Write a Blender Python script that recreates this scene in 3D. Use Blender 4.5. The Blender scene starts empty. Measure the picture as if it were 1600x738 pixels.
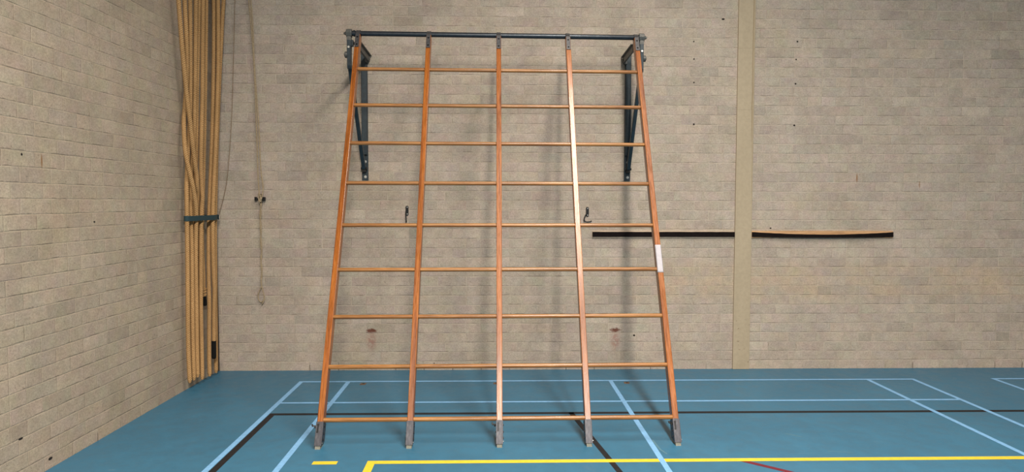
import bpy, bmesh, math, random
from mathutils import Vector, Matrix
C = bpy.context.scene.collection
random.seed(7)
PI = math.pi
SC = bpy.context.scene

# ------------------------------------------------------------------ helpers
def link(name, bm, mats, parent=None, M=None, smooth=False, recalc=True):
    if recalc:
        bmesh.ops.recalc_face_normals(bm, faces=bm.faces[:])
    me = bpy.data.meshes.new(name)
    bm.to_mesh(me); bm.free()
    if not isinstance(mats, (list, tuple)): mats = [mats]
    for m in mats: me.materials.append(m)
    if smooth:
        for p in me.polygons: p.use_smooth = True
        try: me.set_sharp_from_angle(angle=math.radians(40))
        except Exception: pass
    o = bpy.data.objects.new(name, me); C.objects.link(o)
    if M is None: M = Matrix()
    WM[o.name] = M
    if parent is not None:
        o.parent = parent
        o.matrix_basis = WM[parent.name].inverted() @ M
    else:
        o.matrix_basis = M
    return o
WM = {}
def empty(name, loc):
    o = bpy.data.objects.new(name, None); C.objects.link(o)
    o.location = loc; o.empty_display_size = .1
    WM[o.name] = Matrix.Translation(Vector(loc))
    return o
def tag(o, label=None, cat=None, group=None, kind=None):
    if label: o['label'] = label
    if cat: o['category'] = cat
    if group: o['group'] = group
    if kind: o['kind'] = kind
    return o
def box(bm, c, s, M=None, bev=0, seg=2, mi=0):
    r = bmesh.ops.create_cube(bm, size=1, matrix=Matrix.Translation(Vector(c)) @ Matrix.Diagonal((s[0], s[1], s[2], 1)))
    vs = r['verts']
    es = list({e for v in vs for e in v.link_edges})
    if bev:
        g = bmesh.ops.bevel(bm, geom=es, offset=bev, segments=seg, profile=.5, affect='EDGES')
        vs = list({v for f in g['faces'] for v in f.verts} | {v for v in vs if v.is_valid})
        seen = set(vs); st = list(vs)
        while st:
            v = st.pop()
            for e in v.link_edges:
                w = e.other_vert(v)
                if w not in seen: seen.add(w); st.append(w)
        vs = list(seen)
    for f in {f for v in vs for f in v.link_faces}: f.material_index = mi
    if M is not None: bmesh.ops.transform(bm, matrix=M, verts=vs)
    return vs
def axisM(a, b):
    a = Vector(a); b = Vector(b); z = (b - a)
    L = z.length; z.normalize()
    q = z.to_track_quat('Z', 'Y')
    return Matrix.Translation((a + b) / 2) @ q.to_matrix().to_4x4(), L
def cyl(bm, a, b, r, seg=20, r2=None, bev=0, mi=0):
    M, L = axisM(a, b)
    g = bmesh.ops.create_cone(bm, cap_ends=True, segments=seg, radius1=r, radius2=r if r2 is None else r2, depth=L, matrix=M)
    vs = g['verts']
    for f in {f for v in vs for f in v.link_faces}: f.material_index = mi
    if bev:
        es = [e for e in {e for v in vs for e in v.link_edges} if len(e.link_faces) == 2 and
              any(len(f.verts) > 4 for f in e.link_faces)]
        bmesh.ops.bevel(bm, geom=es, offset=bev, segments=2, profile=.5, affect='EDGES')
    return vs
def bar(bm, a, b, w, h, up=(0, 0, 1), bev=.002, mi=0):
    """rectangular bar from a to b, width w sideways, h along up"""
    a = Vector(a); b = Vector(b); z = (b - a); L = z.length; z.normalize()
    x = Vector(up).cross(z); x.normalize(); y = z.cross(x)
    M = Matrix((x, y, z)).transposed().to_4x4(); M.translation = (a + b) / 2
    return box(bm, (0, 0, 0), (w, h, L), M, bev, mi=mi)
def prism(bm, pts, h0, h1, M=None, mi=0):
    """polygon pts in local xy-plane extruded along z"""
    lo = [bm.verts.new((p[0], p[1], h0)) for p in pts]; hi = [bm.verts.new((p[0], p[1], h1)) for p in pts]
    fs = [bm.faces.new(lo[::-1]), bm.faces.new(hi)]
    n = len(pts)
    for i in range(n): fs.append(bm.faces.new((lo[i], lo[(i+1) % n], hi[(i+1) % n], hi[i])))
    for f in fs: f.material_index = mi
    if M is not None: bmesh.ops.transform(bm, matrix=M, verts=lo + hi)
    return lo + hi
def cr(pts, step):
    """Catmull-Rom resampled to about equal steps"""
    P = [Vector(p) for p in pts]
    P = [P[0] * 2 - P[1]] + P + [P[-1] * 2 - P[-2]]
    out = []
    for i in range(1, len(P) - 2):
        p0, p1, p2, p3 = P[i-1:i+3]
        a = (p1 - p0).length ** .5; b = (p2 - p1).length ** .5; c = (p3 - p2).length ** .5
        n = max(2, int((p2 - p1).length / (step * .25)))
        for k in range(n):
            t = k / n
            m1 = (p1 - p0) / max(a*a, 1e-6) * 0 + ((p1-p0)/a - (p2-p0)/(a+b) + (p2-p1)/b) * b
            m2 = ((p2-p1)/b - (p3-p1)/(b+c) + (p3-p2)/c) * b
            h = t*t
            out.append((2*h*t - 3*h + 1)*p1 + (h*t - 2*h + t)*m1 + (-2*h*t + 3*h)*p2 + (h*t - h)*m2)
    out.append(P[-2])
    res = [out[0]]; acc = 0
    for q, w in zip(out, out[1:]):
        d = (w - q).length
        while acc + d >= step:
            f = (step - acc) / d; q = q + (w - q) * f; d = (w - q).length; res.append(q.copy()); acc = 0
        acc += d
    if (res[-1] - out[-1]).length > step * .3: res.append(out[-1])
    return res
def sweep(bm, pts, prof, twist=0.0, cap=True, mi=0, scale=None):
    """profile = fn(angle)->radius list, rotated along the path (twist rad per metre)"""
    n = len(prof); T0 = None; N = None; rings = []; s = 0
    for i, p in enumerate(pts):
        t = (pts[min(i+1, len(pts)-1)] - pts[max(i-1, 0)]).normalized()
        if N is None:
            N = t.orthogonal().normalized()
        else:
            N = (N - t * N.dot(t)).normalized()
            s += (p - pts[i-1]).length
        B = t.cross(N)
        k = 1 if scale is None else scale(i / (len(pts) - 1))
        ring = []
        for j in range(n):
            a = 2*PI*j/n + twist * s
            ring.append(bm.verts.new(p + (N * math.cos(a) + B * math.sin(a)) * prof[j] * k))
        rings.append(ring)
    fs = []
    for r0, r1 in zip(rings, rings[1:]):
        for j in range(n):
            fs.append(bm.faces.new((r0[j], r0[(j+1) % n], r1[(j+1) % n], r1[j])))
    if cap:
        fs.append(bm.faces.new(rings[0][::-1])); fs.append(bm.faces.new(rings[-1]))
    for f in fs: f.material_index = mi
    return rings
def lobes(r, n=3, per=6, depth=.13):
    m = n * per
    return [r * (1 - depth + depth * 1.0 * abs(math.cos(n * PI * j / m)) ** .8) for j in range(m)]

# ------------------------------------------------------------------ node materials
class NT:
    def __init__(s, name):
        s.mat = bpy.data.materials.new(name); s.mat.use_nodes = True
        s.t = s.mat.node_tree; s.n = s.t.nodes; s.b = s.n['Principled BSDF']
    def put(s, sock, v):
        if isinstance(v, bpy.types.NodeSocket): s.t.links.new(v, sock)
        elif v is not None:
            if hasattr(sock.default_value, '__len__') and not hasattr(v, '__len__'): v = (v,) * len(sock.default_value)
            if hasattr(v, '__len__') and len(sock.default_value) == 4 and len(v) == 3: v = (*v, 1)
            sock.default_value = v
    def m(s, op, a, b=None, c=None):
        n = s.n.new('ShaderNodeMath'); n.operation = op
        for i, v in enumerate((a, b, c)):
            if v is not None: s.put(n.inputs[i], v)
        return n.outputs[0]
    def obj(s):
        n = s.n.new('ShaderNodeTexCoord'); return n.outputs['Object']
    def sep(s, v):
        n = s.n.new('ShaderNodeSeparateXYZ'); s.put(n.inputs[0], v); return n.outputs
    def comb(s, x, y, z=0.0):
        n = s.n.new('ShaderNodeCombineXYZ')
        for i, v in enumerate((x, y, z)): s.put(n.inputs[i], v)
        return n.outputs[0]
    def mapping(s, v, scale=(1, 1, 1), loc=(0, 0, 0)):
        n = s.n.new('ShaderNodeMapping'); s.put(n.inputs[0], v); n.inputs['Scale'].default_value = scale
        n.inputs['Location'].default_value = loc; return n.outputs[0]
    def noise(s, v, scale, detail=2, rough=.5, dist=0, out='Fac'):
        n = s.n.new('ShaderNodeTexNoise'); s.put(n.inputs['Vector'], v)
        n.inputs['Scale'].default_value = scale; n.inputs['Detail'].default_value = detail
        n.inputs['Roughness'].default_value = rough; n.inputs['Distortion'].default_value = dist
        return n.outputs[out]
    def white(s, v):
        n = s.n.new('ShaderNodeTexWhiteNoise'); s.put(n.inputs['Vector'], v); return n.outputs
    def vor(s, v, scale, feature='F1', out='Distance'):
        n = s.n.new('ShaderNodeTexVoronoi'); n.feature = feature; s.put(n.inputs['Vector'], v)
        n.inputs['Scale'].default_value = scale; return n.outputs[out]
    def ramp(s, f, stops, interp='LINEAR'):
        n = s.n.new('ShaderNodeValToRGB'); s.put(n.inputs[0], f); e = n.color_ramp.elements; n.color_ramp.interpolation = interp
        while len(e) < len(stops): e.new(.5)
        for el, (p, c) in zip(e, stops):
            el.position = p; el.color = (*c, 1) if hasattr(c, '__len__') else (c, c, c, 1)
        return n.outputs[0]
    def ss(s, f, a, b, lo=0.0, hi=1.0):
        n = s.n.new('ShaderNodeMapRange'); n.interpolation_type = 'SMOOTHSTEP'; s.put(n.inputs[0], f)
        for i, v in enumerate((a, b, lo, hi)): s.put(n.inputs[1+i], v)
        return n.outputs[0]
    def mix(s, f, a, b, blend='MIX'):
        n = s.n.new('ShaderNodeMix'); n.data_type = 'RGBA'; n.blend_type = blend
        s.put(n.inputs[0], f); s.put(n.inputs[6], a); s.put(n.inputs[7], b); return n.outputs[2]
    def scale(s, col, f):
        n = s.n.new('ShaderNodeVectorMath'); n.operation = 'SCALE'; s.put(n.inputs[0], col); s.put(n.inputs['Scale'], f); return n.outputs[0]
    def bump(s, h, dist=.01, strength=1):
        n = s.n.new('ShaderNodeBump'); s.put(n.inputs['Height'], h); n.inputs['Distance'].default_value = dist
        n.inputs['Strength'].default_value = strength; s.t.links.new(n.outputs[0], s.b.inputs['Normal'])
    def set(s, **k):
        for key, v in k.items(): s.put(s.b.inputs[key.replace('_', ' ')], v)
        return s.mat
def plain(name, col, rough=.5, metal=0, noise=.08, nscale=40, spec=.5, bumpd=0):
    k = NT(name); o = k.obj()
    n = k.noise(o, nscale, 3, .6)
    c = k.scale(col, k.ss(n, .25, .75, 1 - noise, 1 + noise))
    if bumpd: k.bump(n, bumpd)
    return k.set(Base_Color=c, Roughness=rough, Metallic=metal, Specular_IOR_Level=spec)

ROWH, BL = .09895, .2974
def brick_material(name, back=True):
    k = NT(name); o = k.obj(); s = k.sep(o); u0, v0 = s[0], s[2]
    uv = k.comb(u0, v0)
    w1 = k.m('MULTIPLY', k.m('SUBTRACT', k.noise(uv, 5, 2), .5), .009)
    w2 = k.m('MULTIPLY', k.m('SUBTRACT', k.noise(k.mapping(uv, loc=(9.3, 2.2, 0)), 4, 3), .5), .011)
    u = k.m('ADD', u0, w1); v = k.m('ADD', v0, w2)
    if back:
        sel = k.m('GREATER_THAN', u0, 1.455)
        off = k.m('ADD', 1.24, k.m('MULTIPLY', sel, .428))
    else:
        sel = 0.0; off = .487
    r = k.m('DIVIDE', k.m('SUBTRACT', v, .091), ROWH)
    row = k.m('FLOOR', r); fv = k.m('SUBTRACT', r, row)
    par = k.m('FLOORED_MODULO', row, 2.0)
    # rows step by half a block, now and then by a quarter
    jit = k.m('MULTIPLY', k.m('GREATER_THAN', k.white(k.comb(row, 3.7, sel))[0], .8), .23)
    uu = k.m('ADD', k.m('ADD', k.m('DIVIDE', k.m('SUBTRACT', u, off), BL), k.m('MULTIPLY', par, .5)), jit)
    col = k.m('FLOOR', uu); fu = k.m('SUBTRACT', uu, col)
    # some blocks are two cut halves
    cut = k.m('GREATER_THAN', k.white(k.comb(col, row, 17.0))[0], .86)
    fu2 = k.m('FRACT', k.m('MULTIPLY', fu, 2.0))
    ducut = k.m('ADD', k.m('MULTIPLY', k.m('MINIMUM', fu2, k.m('SUBTRACT', 1.0, fu2)), BL / 2), k.m('MULTIPLY', k.m('SUBTRACT', 1.0, cut), 1.0))
    sub = k.m('MULTIPLY', cut, k.m('GREATER_THAN', fu, .5))
    rnd = k.white(k.comb(k.m('ADD', col, k.m('MULTIPLY', sub, .37)), row, k.m('ADD', 5.0, sel)))
    du = k.m('MINIMUM', k.m('MULTIPLY', k.m('MINIMUM', fu, k.m('SUBTRACT', 1.0, fu)), BL), ducut)
    dv = k.m('MULTIPLY', k.m('MINIMUM', fv, k.m('SUBTRACT', 1.0, fv)), ROWH)
    edge = k.m('MULTIPLY', k.m('SUBTRACT', k.noise(uv, 55, 3, .7), .5), .008)
    du = k.m('ADD', du, edge); dv = k.m('ADD', dv, edge)
    mo_h = k.ss(dv, .0026, .0050, 1.0, 0.0)
    mo_v = k.ss(du, .0024, .0046, 1.0, 0.0)
    mort = k.m('MAXIMUM', mo_h, mo_v)
    base = k.ramp(rnd[0], [(0, (.430, .360, .295)), (.08, (.368, .312, .262)), (.2, (.425, .358, .296)), (.5, (.408, .347, .292)),
                           (.75, (.440, .367, .302)), (.9, (.412, .341, .285)), (1, (.468, .398, .332))])
    low = k.noise(uv, .9, 3, .55)
    base = k.mix(k.ss(low, .52, .72, 0, .35), base, k.mix(1.0, base, (.93, .92, .78), 'MULTIPLY'))
    low2 = k.noise(k.mapping(uv, loc=(4, 7, 0)), 2.6, 3, .6)
    base = k.scale(base, k.ss(low2, .3, .7, .93, 1.06))
    face = k.noise(k.comb(u0, v0, k.m('MULTIPLY', rnd[0], 30.0)), 16, 3, .65)
    base = k.scale(base, k.ss(face, .3, .72, .92, 1.07))
    grain = k.noise(uv, 210, 3, .7)
    base = k.scale(base, k.ss(grain, .28, .72, .78, 1.17))
    g2 = k.noise(k.mapping(uv, loc=(5, 1, 0)), 68, 3, .65)
    base = k.scale(base, k.ss(g2, .3, .7, .86, 1.11))
    tint = k.noise(k.comb(u0, v0, k.m('MULTIPLY', rnd[0], 17.0)), 6, 2, .6, out='Color')
    base = k.mix(.09, base, k.mix(1.0, base, k.scale(tint, 2.0), 'MULTIPLY'))
    pore = k.ss(k.noise(uv, 62, 2, .6), .66, .71)
    base = k.scale(base, k.ss(pore, 0, 1, 1.0, .76))
    # mortar: mostly lighter than the block, dark where it has fallen out
    mn = k.noise(k.mapping(uv, (1, 1, 1), (2, 5, 0)), 7, 3, .6)
    mcol = k.mix(k.ss(mn, .35, .62), (.43, .355, .280), (.56, .475, .385))
    mcol = k.scale(mcol, k.ss(grain, .3, .7, .85, 1.08))
    vis = k.ss(k.noise(k.mapping(uv, loc=(1, 8, 3)), 3.3, 2), .36, .60, .10 if back else .05, .85 if back else .55)
    colr = k.mix(k.m('MULTIPLY', mort, vis), base, mcol)
    # thin dark cracks and shade under block edges, painted along the bed joints
    cv = k.m('ABSOLUTE', k.m('SUBTRACT', k.m('MULTIPLY', fv, ROWH), .006))
    ck = k.m('MULTIPLY', k.ss(cv, .0012, .0028, 1.0, 0.0), k.ss(k.noise(k.mapping(uv, (1, 3, 1)), 6, 4, .7), .47, .60, 0.0, .72))
    cu = k.m('ABSOLUTE', k.m('SUBTRACT', k.m('MULTIPLY', fu, BL), .005))
    ck2 = k.m('MULTIPLY', k.ss(cu, .0012, .0026, 1.0, 0.0), k.ss(k.noise(k.mapping(uv, loc=(7, 7, 7)), 9, 3, .7), .55, .65, 0.0, .6))
    ft = k.m('MULTIPLY', k.m('MULTIPLY', k.ss(k.m('ABSOLUTE', k.m('SUBTRACT', k.m('MULTIPLY', fu, BL), .004)), .003, .006, 1.0, 0.0), k.ss(v0, .045, .075, 1.0, 0.0)), k.ss(k.white(k.comb(col, row, 41.0))[0], .3, .5, 0.0, .85))
    ck2 = k.m('MAXIMUM', ck2, ft)
    colr = k.mix(k.m('MAXIMUM', ck, ck2), colr, (.12, .095, .072))
    # chipped-out dots and tiny rust runs
    vd = k.vor(uv, 3.4); vc = k.vor(uv, 3.4, out='Color')
    size = k.m('MULTIPLY', k.ss(k.sep(vc)[0], .45, 1.0), .026)
    dot = k.m('MULTIPLY', k.ss(k.m('SUBTRACT', vd, size), -.006, .004, 1.0, 0.0), k.m('GREATER_THAN', k.sep(vc)[0], .6))
    colr = k.mix(k.m('MULTIPLY', dot, .85), colr, (.07, .04, .025))
    vv = k.comb(k.m('MULTIPLY', u0, 3.0), k.m('MULTIPLY', v0, .55))
    vd2 = k.vor(k.mapping(vv, loc=(3, 1, 0)), 1.3); vc2 = k.vor(k.mapping(vv, loc=(3, 1, 0)), 1.3, out='Color')
    run = k.m('MULTIPLY', k.ss(vd2, .018, .045, .8, 0.0), k.m('GREATER_THAN', k.sep(vc2)[1], .66))
    colr = k.mix(run, colr, (.24, .12, .045))
    if back:
        # the two rust stains low on the wall behind the frame
        for cx, sd in ((-2.425, 0.0), (.125, 5.0)):
            dx = k.m('ABSOLUTE', k.m('SUBTRACT', u0, cx)); nz = k.noise(k.mapping(uv, loc=(sd, 3, 1)), 28, 3, .7)
            wob = k.m('MULTIPLY', k.m('SUBTRACT', nz, .5), .055)
            e1 = k.m('SQRT', k.m('ADD', k.m('POWER', k.m('DIVIDE', dx, 2.4), 2.0), k.m('POWER', k.m('SUBTRACT', v0, .418), 2.0)))
            m1 = k.ss(k.m('ADD', e1, wob), .010, .030, .92, 0.0)
            e2 = k.m('SQRT', k.m('ADD', k.m('POWER', dx, 2.0), k.m('POWER', k.m('DIVIDE', k.m('SUBTRACT', v0, .31), 2.0), 2.0)))
            m2 = k.m('MULTIPLY', k.ss(k.m('ADD', e2, wob), .018, .075, .75, 0.0), k.ss(nz, .36, .62, .15, .85))
            colr = k.mix(m2, colr, (.27, .11, .085)); colr = k.mix(m1, colr, (.115, .032, .018))
        # the warm band of seepage right of the column
        bd = k.m('MULTIPLY', k.ss(k.m('ABSOLUTE', k.m('SUBTRACT', v0, .93)), .1, .28, .5, 0.0), k.ss(low2, .3, .65))
        bd = k.m('MULTIPLY', bd, k.m('GREATER_THAN', u0, .3))
        colr = k.mix(bd, colr, k.mix(1.0, colr, (1.05, .92, .72), 'MULTIPLY'))
    h = k.m('ADD', k.m('MULTIPLY', mort, -.55), k.m('MULTIPLY', grain, .22))
    h = k.m('ADD', h, k.m('MULTIPLY', k.m('MAXIMUM', ck, pore), -.5))
    k.bump(h, .006, .7)
    if not back:
        colr = k.mix(1.0, colr, (1.0, .965, .89), 'MULTIPLY')
    return k.set(Base_Color=colr, Roughness=.9, Specular_IOR_Level=.2)

def wood(name, c1, c2, c3, rough=.3, coat=.4, scl=1.0, wear=.0):
    k = NT(name); o = k.obj()
    inf = k.n.new('ShaderNodeObjectInfo').outputs['Random']
    ov = k.n.new('ShaderNodeVectorMath'); ov.operation = 'ADD'; k.put(ov.inputs[0], o)
    k.put(ov.inputs[1], k.comb(k.m('MULTIPLY', inf, 3.0), k.m('MULTIPLY', inf, 7.0), k.m('MULTIPLY', inf, 40.0)))
    o2 = ov.outputs[0]
    g = k.noise(k.mapping(o2, (38*scl, 38*scl, 1.6)), 1, 4, .6, .6)
    fine = k.noise(k.mapping(o2, (170, 170, 11)), 1, 3, .65)
    big = k.noise(k.mapping(o2, (2, 2, 1.3)), 1, 2)
    c = k.ramp(g, [(.28, c1), (.5, c2), (.72, c3)])
    c = k.scale(c, k.ss(fine, .3, .68, .78, 1.10)); c = k.scale(c, k.ss(big, .3, .7, .9, 1.1))
    kn = k.ss(k.noise(k.mapping(o2, (10, 10, 1.2)), 1.5, 3, .7), .70, .76)
    c = k.mix(k.m('MULTIPLY', kn, .6), c, k.scale(c1, .35))
    dr = k.ss(k.noise(k.mapping(o2, (60, 60, 25)), 1, 2), .74, .78)
    c = k.mix(k.m('MULTIPLY', dr, .5), c, k.scale(c3, 1.5))
    rg = k.ss(fine, .3, .7, rough - .05, rough + .1)
    k.bump(fine, .0006, .5)
    return k.set(Base_Color=c, Roughness=rg, Coat_Weight=coat, Coat_Roughness=.14)

M_back = brick_material('blockwork_back', True)
M_left = brick_material('blockwork_left', False)
M_hole = plain('drill_hole', (.012, .009, .007), .95)
M_column = None
k = NT('column_paint'); o = k.obj(); s = k.sep(o)
n = k.noise(o, 30, 4, .6); n2 = k.noise(k.mapping(o, (3, 3, .5)), 2, 3)
c = k.mix(k.ss(n2, .35, .7), (.405, .330, .232), (.375, .305, .212))
c = k.scale(c, k.ss(n, .3, .7, .95, 1.04))
# rust run down the right-hand edge and chipped paint at the foot
ed = k.m('ABSOLUTE', k.m('SUBTRACT', k.m('ADD', s[0], k.m('MULTIPLY', k.m('SUBTRACT', k.noise(k.mapping(o, (1, 1, 2)), 3, 3), .5), .02)), .066))
c = k.mix(k.m('MULTIPLY', k.ss(ed, .001, .006, .75, 0.0), k.ss(s[2], 2.2, 2.7)), c, (.20, .13, .055))
ed2 = k.m('ABSOLUTE', k.m('SUBTRACT', s[0], .078))
c = k.mix(k.m('MULTIPLY', k.ss(ed2, .001, .004, .6, 0.0), k.ss(s[2], 1.6, 2.0)), c, (.23, .16, .08))
ch = k.m('MULTIPLY', k.ss(k.noise(o, 45, 3, .6), .66, .69), k.ss(s[2], .5, .9, 1.0, 0.0))
c = k.mix(k.m('MULTIPLY', ch, .8), c, (.16, .10, .06))
sm = [k.ss(k.m('ABSOLUTE', k.m('SUBTRACT', s[2], z)), .002, .006, .22, 0.0) for z in (2.72, 3.35)]
c = k.mix(k.m('ADD', *sm), c, (.2, .165, .11))
k.bump(n, .001, .5)
M_column = k.set(Base_Color=c, Roughness=.6, Specular_IOR_Level=.35)

# floor and its painted lines
def floor_mat():
    k = NT('sports_floor'); o = k.obj()
    a = k.noise(o, 1.1, 4, .6); b = k.noise(o, 9, 4, .65); f = k.noise(o, 260, 2, .6)
    c = k.mix(k.ss(a, .3, .7), FLOOR_A, FLOOR_B)
    c = k.scale(c, k.ss(b, .3, .7, .94, 1.06)); c = k.scale(c, k.ss(f, .3, .7, .95, 1.05))
    st = k.noise(k.mapping(o, (1.2, 14, 1)), 3, 4, .7, 1.2)
    c = k.mix(k.m('MULTIPLY', k.ss(st, .64, .74), .10), c, (.42, .50, .52))
    k.bump(f, .0006, .35)
    r = k.ss(b, .3, .7, .36, .50)
    return k.set(Base_Color=c, Roughness=r, Specular_IOR_Level=.42)
FLOOR_A, FLOOR_B = (.033, .138, .232), (.040, .158, .262)
M_floor = floor_mat()
M_lblue = plain('light_blue_line', (.20, .44, .74), .45, noise=.1, nscale=25)
M_black = plain('black_line', (.018, .017, .019), .6, noise=.2, nscale=30, spec=.15)
M_yellow = plain('yellow_line', (.78, .56, .035), .45, noise=.08, nscale=25)
M_red = plain('maroon_line', (.15, .010, .022), .55, noise=.1, nscale=25)
M_scuff = plain('scuff', (.085, .20, .27), .5)

M_upright = wood('orange_varnished_wood', (.135, .031, .003), (.275, .076, .007), (.40, .128, .014), .29, .10)
M_rung = wood('golden_varnished_wood', (.17, .060, .013), (.30, .125, .032), (.43, .205, .062), .34, .08)
M_bar = plain('dark_blue_steel', (.030, .036, .045), .32, .6, .2, 30, bumpd=.0004)
M_strap = plain('grey_steel_strap', (.085, .083, .088), .45, .6, .2, 60)
M_sock = None
k = NT('worn_grey_steel'); o = k.obj()
n = k.noise(k.mapping(o, (1, 1, .35)), 60, 4, .7)
c = k.ramp(n, [(.3, (.042, .041, .050)), (.5, (.066, .065, .078)), (.68, (.105, .101, .112)), (.8, (.065, .05, .045))])
M_sock = k.set(Base_Color=c, Roughness=.5, Metallic=.45)
M_rubber = plain('grey_rubber', (.20, .197, .165), .85, 0, .25, 70)
M_dark = plain('black_iron', (.012, .012, .013), .45, .5, .2, 60)
M_teal = plain('blue_black_steel', (.020, .033, .043), .42, .25, .2, 30, bumpd=.0003)
M_zinc = plain('zinc_bolt', (.5, .5, .48), .35, .8, .2, 60)
M_grey = plain('grey_cast_metal', (.10, .10, .095), .5, .4, .25, 50)
M_paper = plain('white_paper', (.45, .425, .46), .9, 0, .05, 60, spec=.1)
M_rope = None
k = NT('hemp_rope'); o = k.obj()
n = k.noise(k.mapping(o, (1, 1, .6)), 160, 3, .7); b = k.noise(o, 2.5, 3)
c = k.ramp(n, [(.25, (.27, .145, .058)), (.5, (.45, .265, .115)), (.75, (.60, .38, .185))])
c = k.scale(c, k.ss(b, .3, .7, .88, 1.1)); k.bump(n, .002, .6)
M_rope = k.set(Base_Color=c, Roughness=.85, Specular_IOR_Level=.2)
M_sleeve = plain('black_tape', (.006, .006, .006), .8, 0, .3, 60, spec=.15)
M_strapblue = plain('dark_teal_webbing', (.015, .042, .052), .8, 0, .15, 200)
M_cord = plain('beige_cord', (.40, .31, .20), .85, 0, .25, 90)
M_wire = plain('thin_brown_cord', (.20, .135, .08), .8, 0, .2, 80)
M_board = wood('plain_timber', (.40, .21, .09), (.55, .31, .15), (.66, .41, .22), .5, .0, 1.2)
M_board.node_tree.nodes['Principled BSDF'].inputs['Coat Weight'].default_value = 0
M_strip = plain('black_rubber_strip', (.008, .005, .005), .85, 0, .3, 40, spec=.12)
M_rust = plain('rusty_floor_fitting', (.17, .10, .06), .7, .2, .5, 60)
M_joint = plain('dark_joint', (.06, .045, .035), .95, 0, .4, 15)

# ------------------------------------------------------------------ camera (solved from the court lines)
F_, PITCH, YAW, ROLL = 1093.6, .0489, .0248, .0019
CAM = Vector((-1.1424, -6.8246, 1.7619))
W = .4446
fwd = Vector((math.sin(YAW)*math.cos(PITCH), math.cos(YAW)*math.cos(PITCH), -math.sin(PITCH)))
rt = Vector((math.cos(YAW), -math.sin(YAW), 0)); upv = rt.cross(fwd)
r2 = rt*math.cos(ROLL) + upv*math.sin(ROLL); u2 = -rt*math.sin(ROLL) + upv*math.cos(ROLL)
cd = bpy.data.cameras.new('camera'); cam = bpy.data.objects.new('camera', cd); C.objects.link(cam)
Mc = Matrix((r2, u2, -fwd)).transposed().to_4x4(); Mc.translation = CAM
cam.matrix_world = Mc; cd.sensor_width = 36; cd.lens = 36 * F_ / 1600; cd.clip_start = .05; cd.clip_end = 200
SC.camera = cam

# ------------------------------------------------------------------ room shell
# left wall runs from the corner (-4.01, W) towards the camera, very slightly out of square
ang = math.atan2(.058, 2.7)
ML = Matrix.Translation((-4.012, W, 0)) @ Matrix.Rotation(-PI/2 - ang, 4, 'Z')      # local +x runs away from the corner
bm = bmesh.new()
box(bm, (2.5, .15, 3.1), (15.0, .3, 6.2)); 
# drilled bolt holes on the back wall (little dark discs with a rim)
def hole(bm, x, z, r, squash=1.0, y=0.0):
    vs = cyl(bm, (x, y - .0012, z), (x, y + .004, z), r, 12, mi=1)
    if squash != 1: bmesh.ops.scale(bm, verts=vs, vec=(1, 1, squash), space=Matrix.Translation((-x, 0, -z)))
for x, z, r in ((1.993, 3.427, .009), (1.984, 3.243, .008), (1.983, 2.993, .009), (1.979, 2.564, .010), (.912, 3.419, .007), (.917, 3.24, .008),
                (.92, 3.0, .008), (.925, 2.57, .010)): hole(bm, x, z, r)
hole(bm, 1.214, 3.65, .016, .55)
hole(bm, .325, .36, .012, .8); hole(bm, 1.75, 1.49, .010, .7)
wall_back = link('wall_back', bm, [M_back, M_hole], None, Matrix.Translation((0, W, 0)))
tag(wall_back, 'pale grey-beige blockwork gym wall behind the climbing frame', 'wall', kind='structure')
bm = bmesh.new()
box(bm, (6.5, -.15, 3.1), (13.0, .3, 6.2))
for x, z, r, q in ((2.84, 2.05, .008, 1), (2.10, 1.61, .010, .6), (2.93, .29, .02, .35), (2.66, .065, .02, .5)):
    vs = cyl(bm, (x, -.004, z), (x, .0012, z), r, 12, mi=1)
    bmesh.ops.scale(bm, verts=vs, vec=(1, 1, q), space=Matrix.Translation((-x, 0, -z)))
wall_left = link('wall_left', bm, [M_left, M_hole], None, ML)
tag(wall_left, 'pale blockwork side wall on the left of the hall', 'wall', kind='structure')
# the dark movement joint in the corner
bm = bmesh.new()
box(bm, (-4.003, W - .004, 3.1), (.009, .012, 6.2)); box(bm, (-3.997, W - .0045, 3.72), (.024, .012, .16), bev=.004)
tag(link('trim_1', bm, M_joint), 'dark open joint running up the corner behind the ropes', 'wall joint', kind='structure')
# painted steel column in the back wall
bm = bmesh.new()
box(bm, (0, 0, 3.1), (.176, .05, 6.2), bev=.003)
box(bm, (-.0915, .014, 3.1), (.008, .03, 6.2), mi=1)
tag(link('trim_2', bm, [M_column, M_joint], None, Matrix.Translation((1.457, W + .003, 0))), 'beige painted steel column set in the back wall', 'column', kind='structure')

# floor slab and painted lines (each colour sits a hair above the one it crosses)
bm = bmesh.new()
box(bm, (2.5, -6, -.1), (16, 14, .2))
def poly(pts, z, mi):
    f = bm.faces.new([bm.verts.new((x, y, z)) for x, y in pts])
    f.material_index = mi
    if f.normal.z < 0: f.normal_flip()
def rect(x0, x1, y0, y1, z, mi): poly([(x0, y0), (x1, y0), (x1, y1), (x0, y1)], z, mi)
zb, zr, zy, zl = .0004, .0006, .0008, .0011
FAR = -11.5
# black: side line, end line and the lengthwise line
rect(-3.005, -2.955, FAR, -1.04, zb, 2)
poly([(-2.955, -1.095), (-2.955, -1.04), (9.5, -1.07), (9.5, -1.125)], zb, 2)
poly([(-.527, -1.06), (-.482, -1.06), (-.305, -2.345), (.96, -11.5), (.915, -11.5), (-.347, -2.345)], zb, 2)
# maroon line
poly([(.50, -2.16), (.565, -2.16), (.815, -2.375), (3.2, -4.6), (3.13, -4.6), (.752, -2.375)], zr, 4)
# yellow
rect(-2.003, 9.5, -2.184, -2.128, zy, 3); rect(-2.003, -1.948, FAR, -2.184, zy, 3); rect(-2.368, -2.203, -2.187, -2.130, zy, 3)
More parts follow.
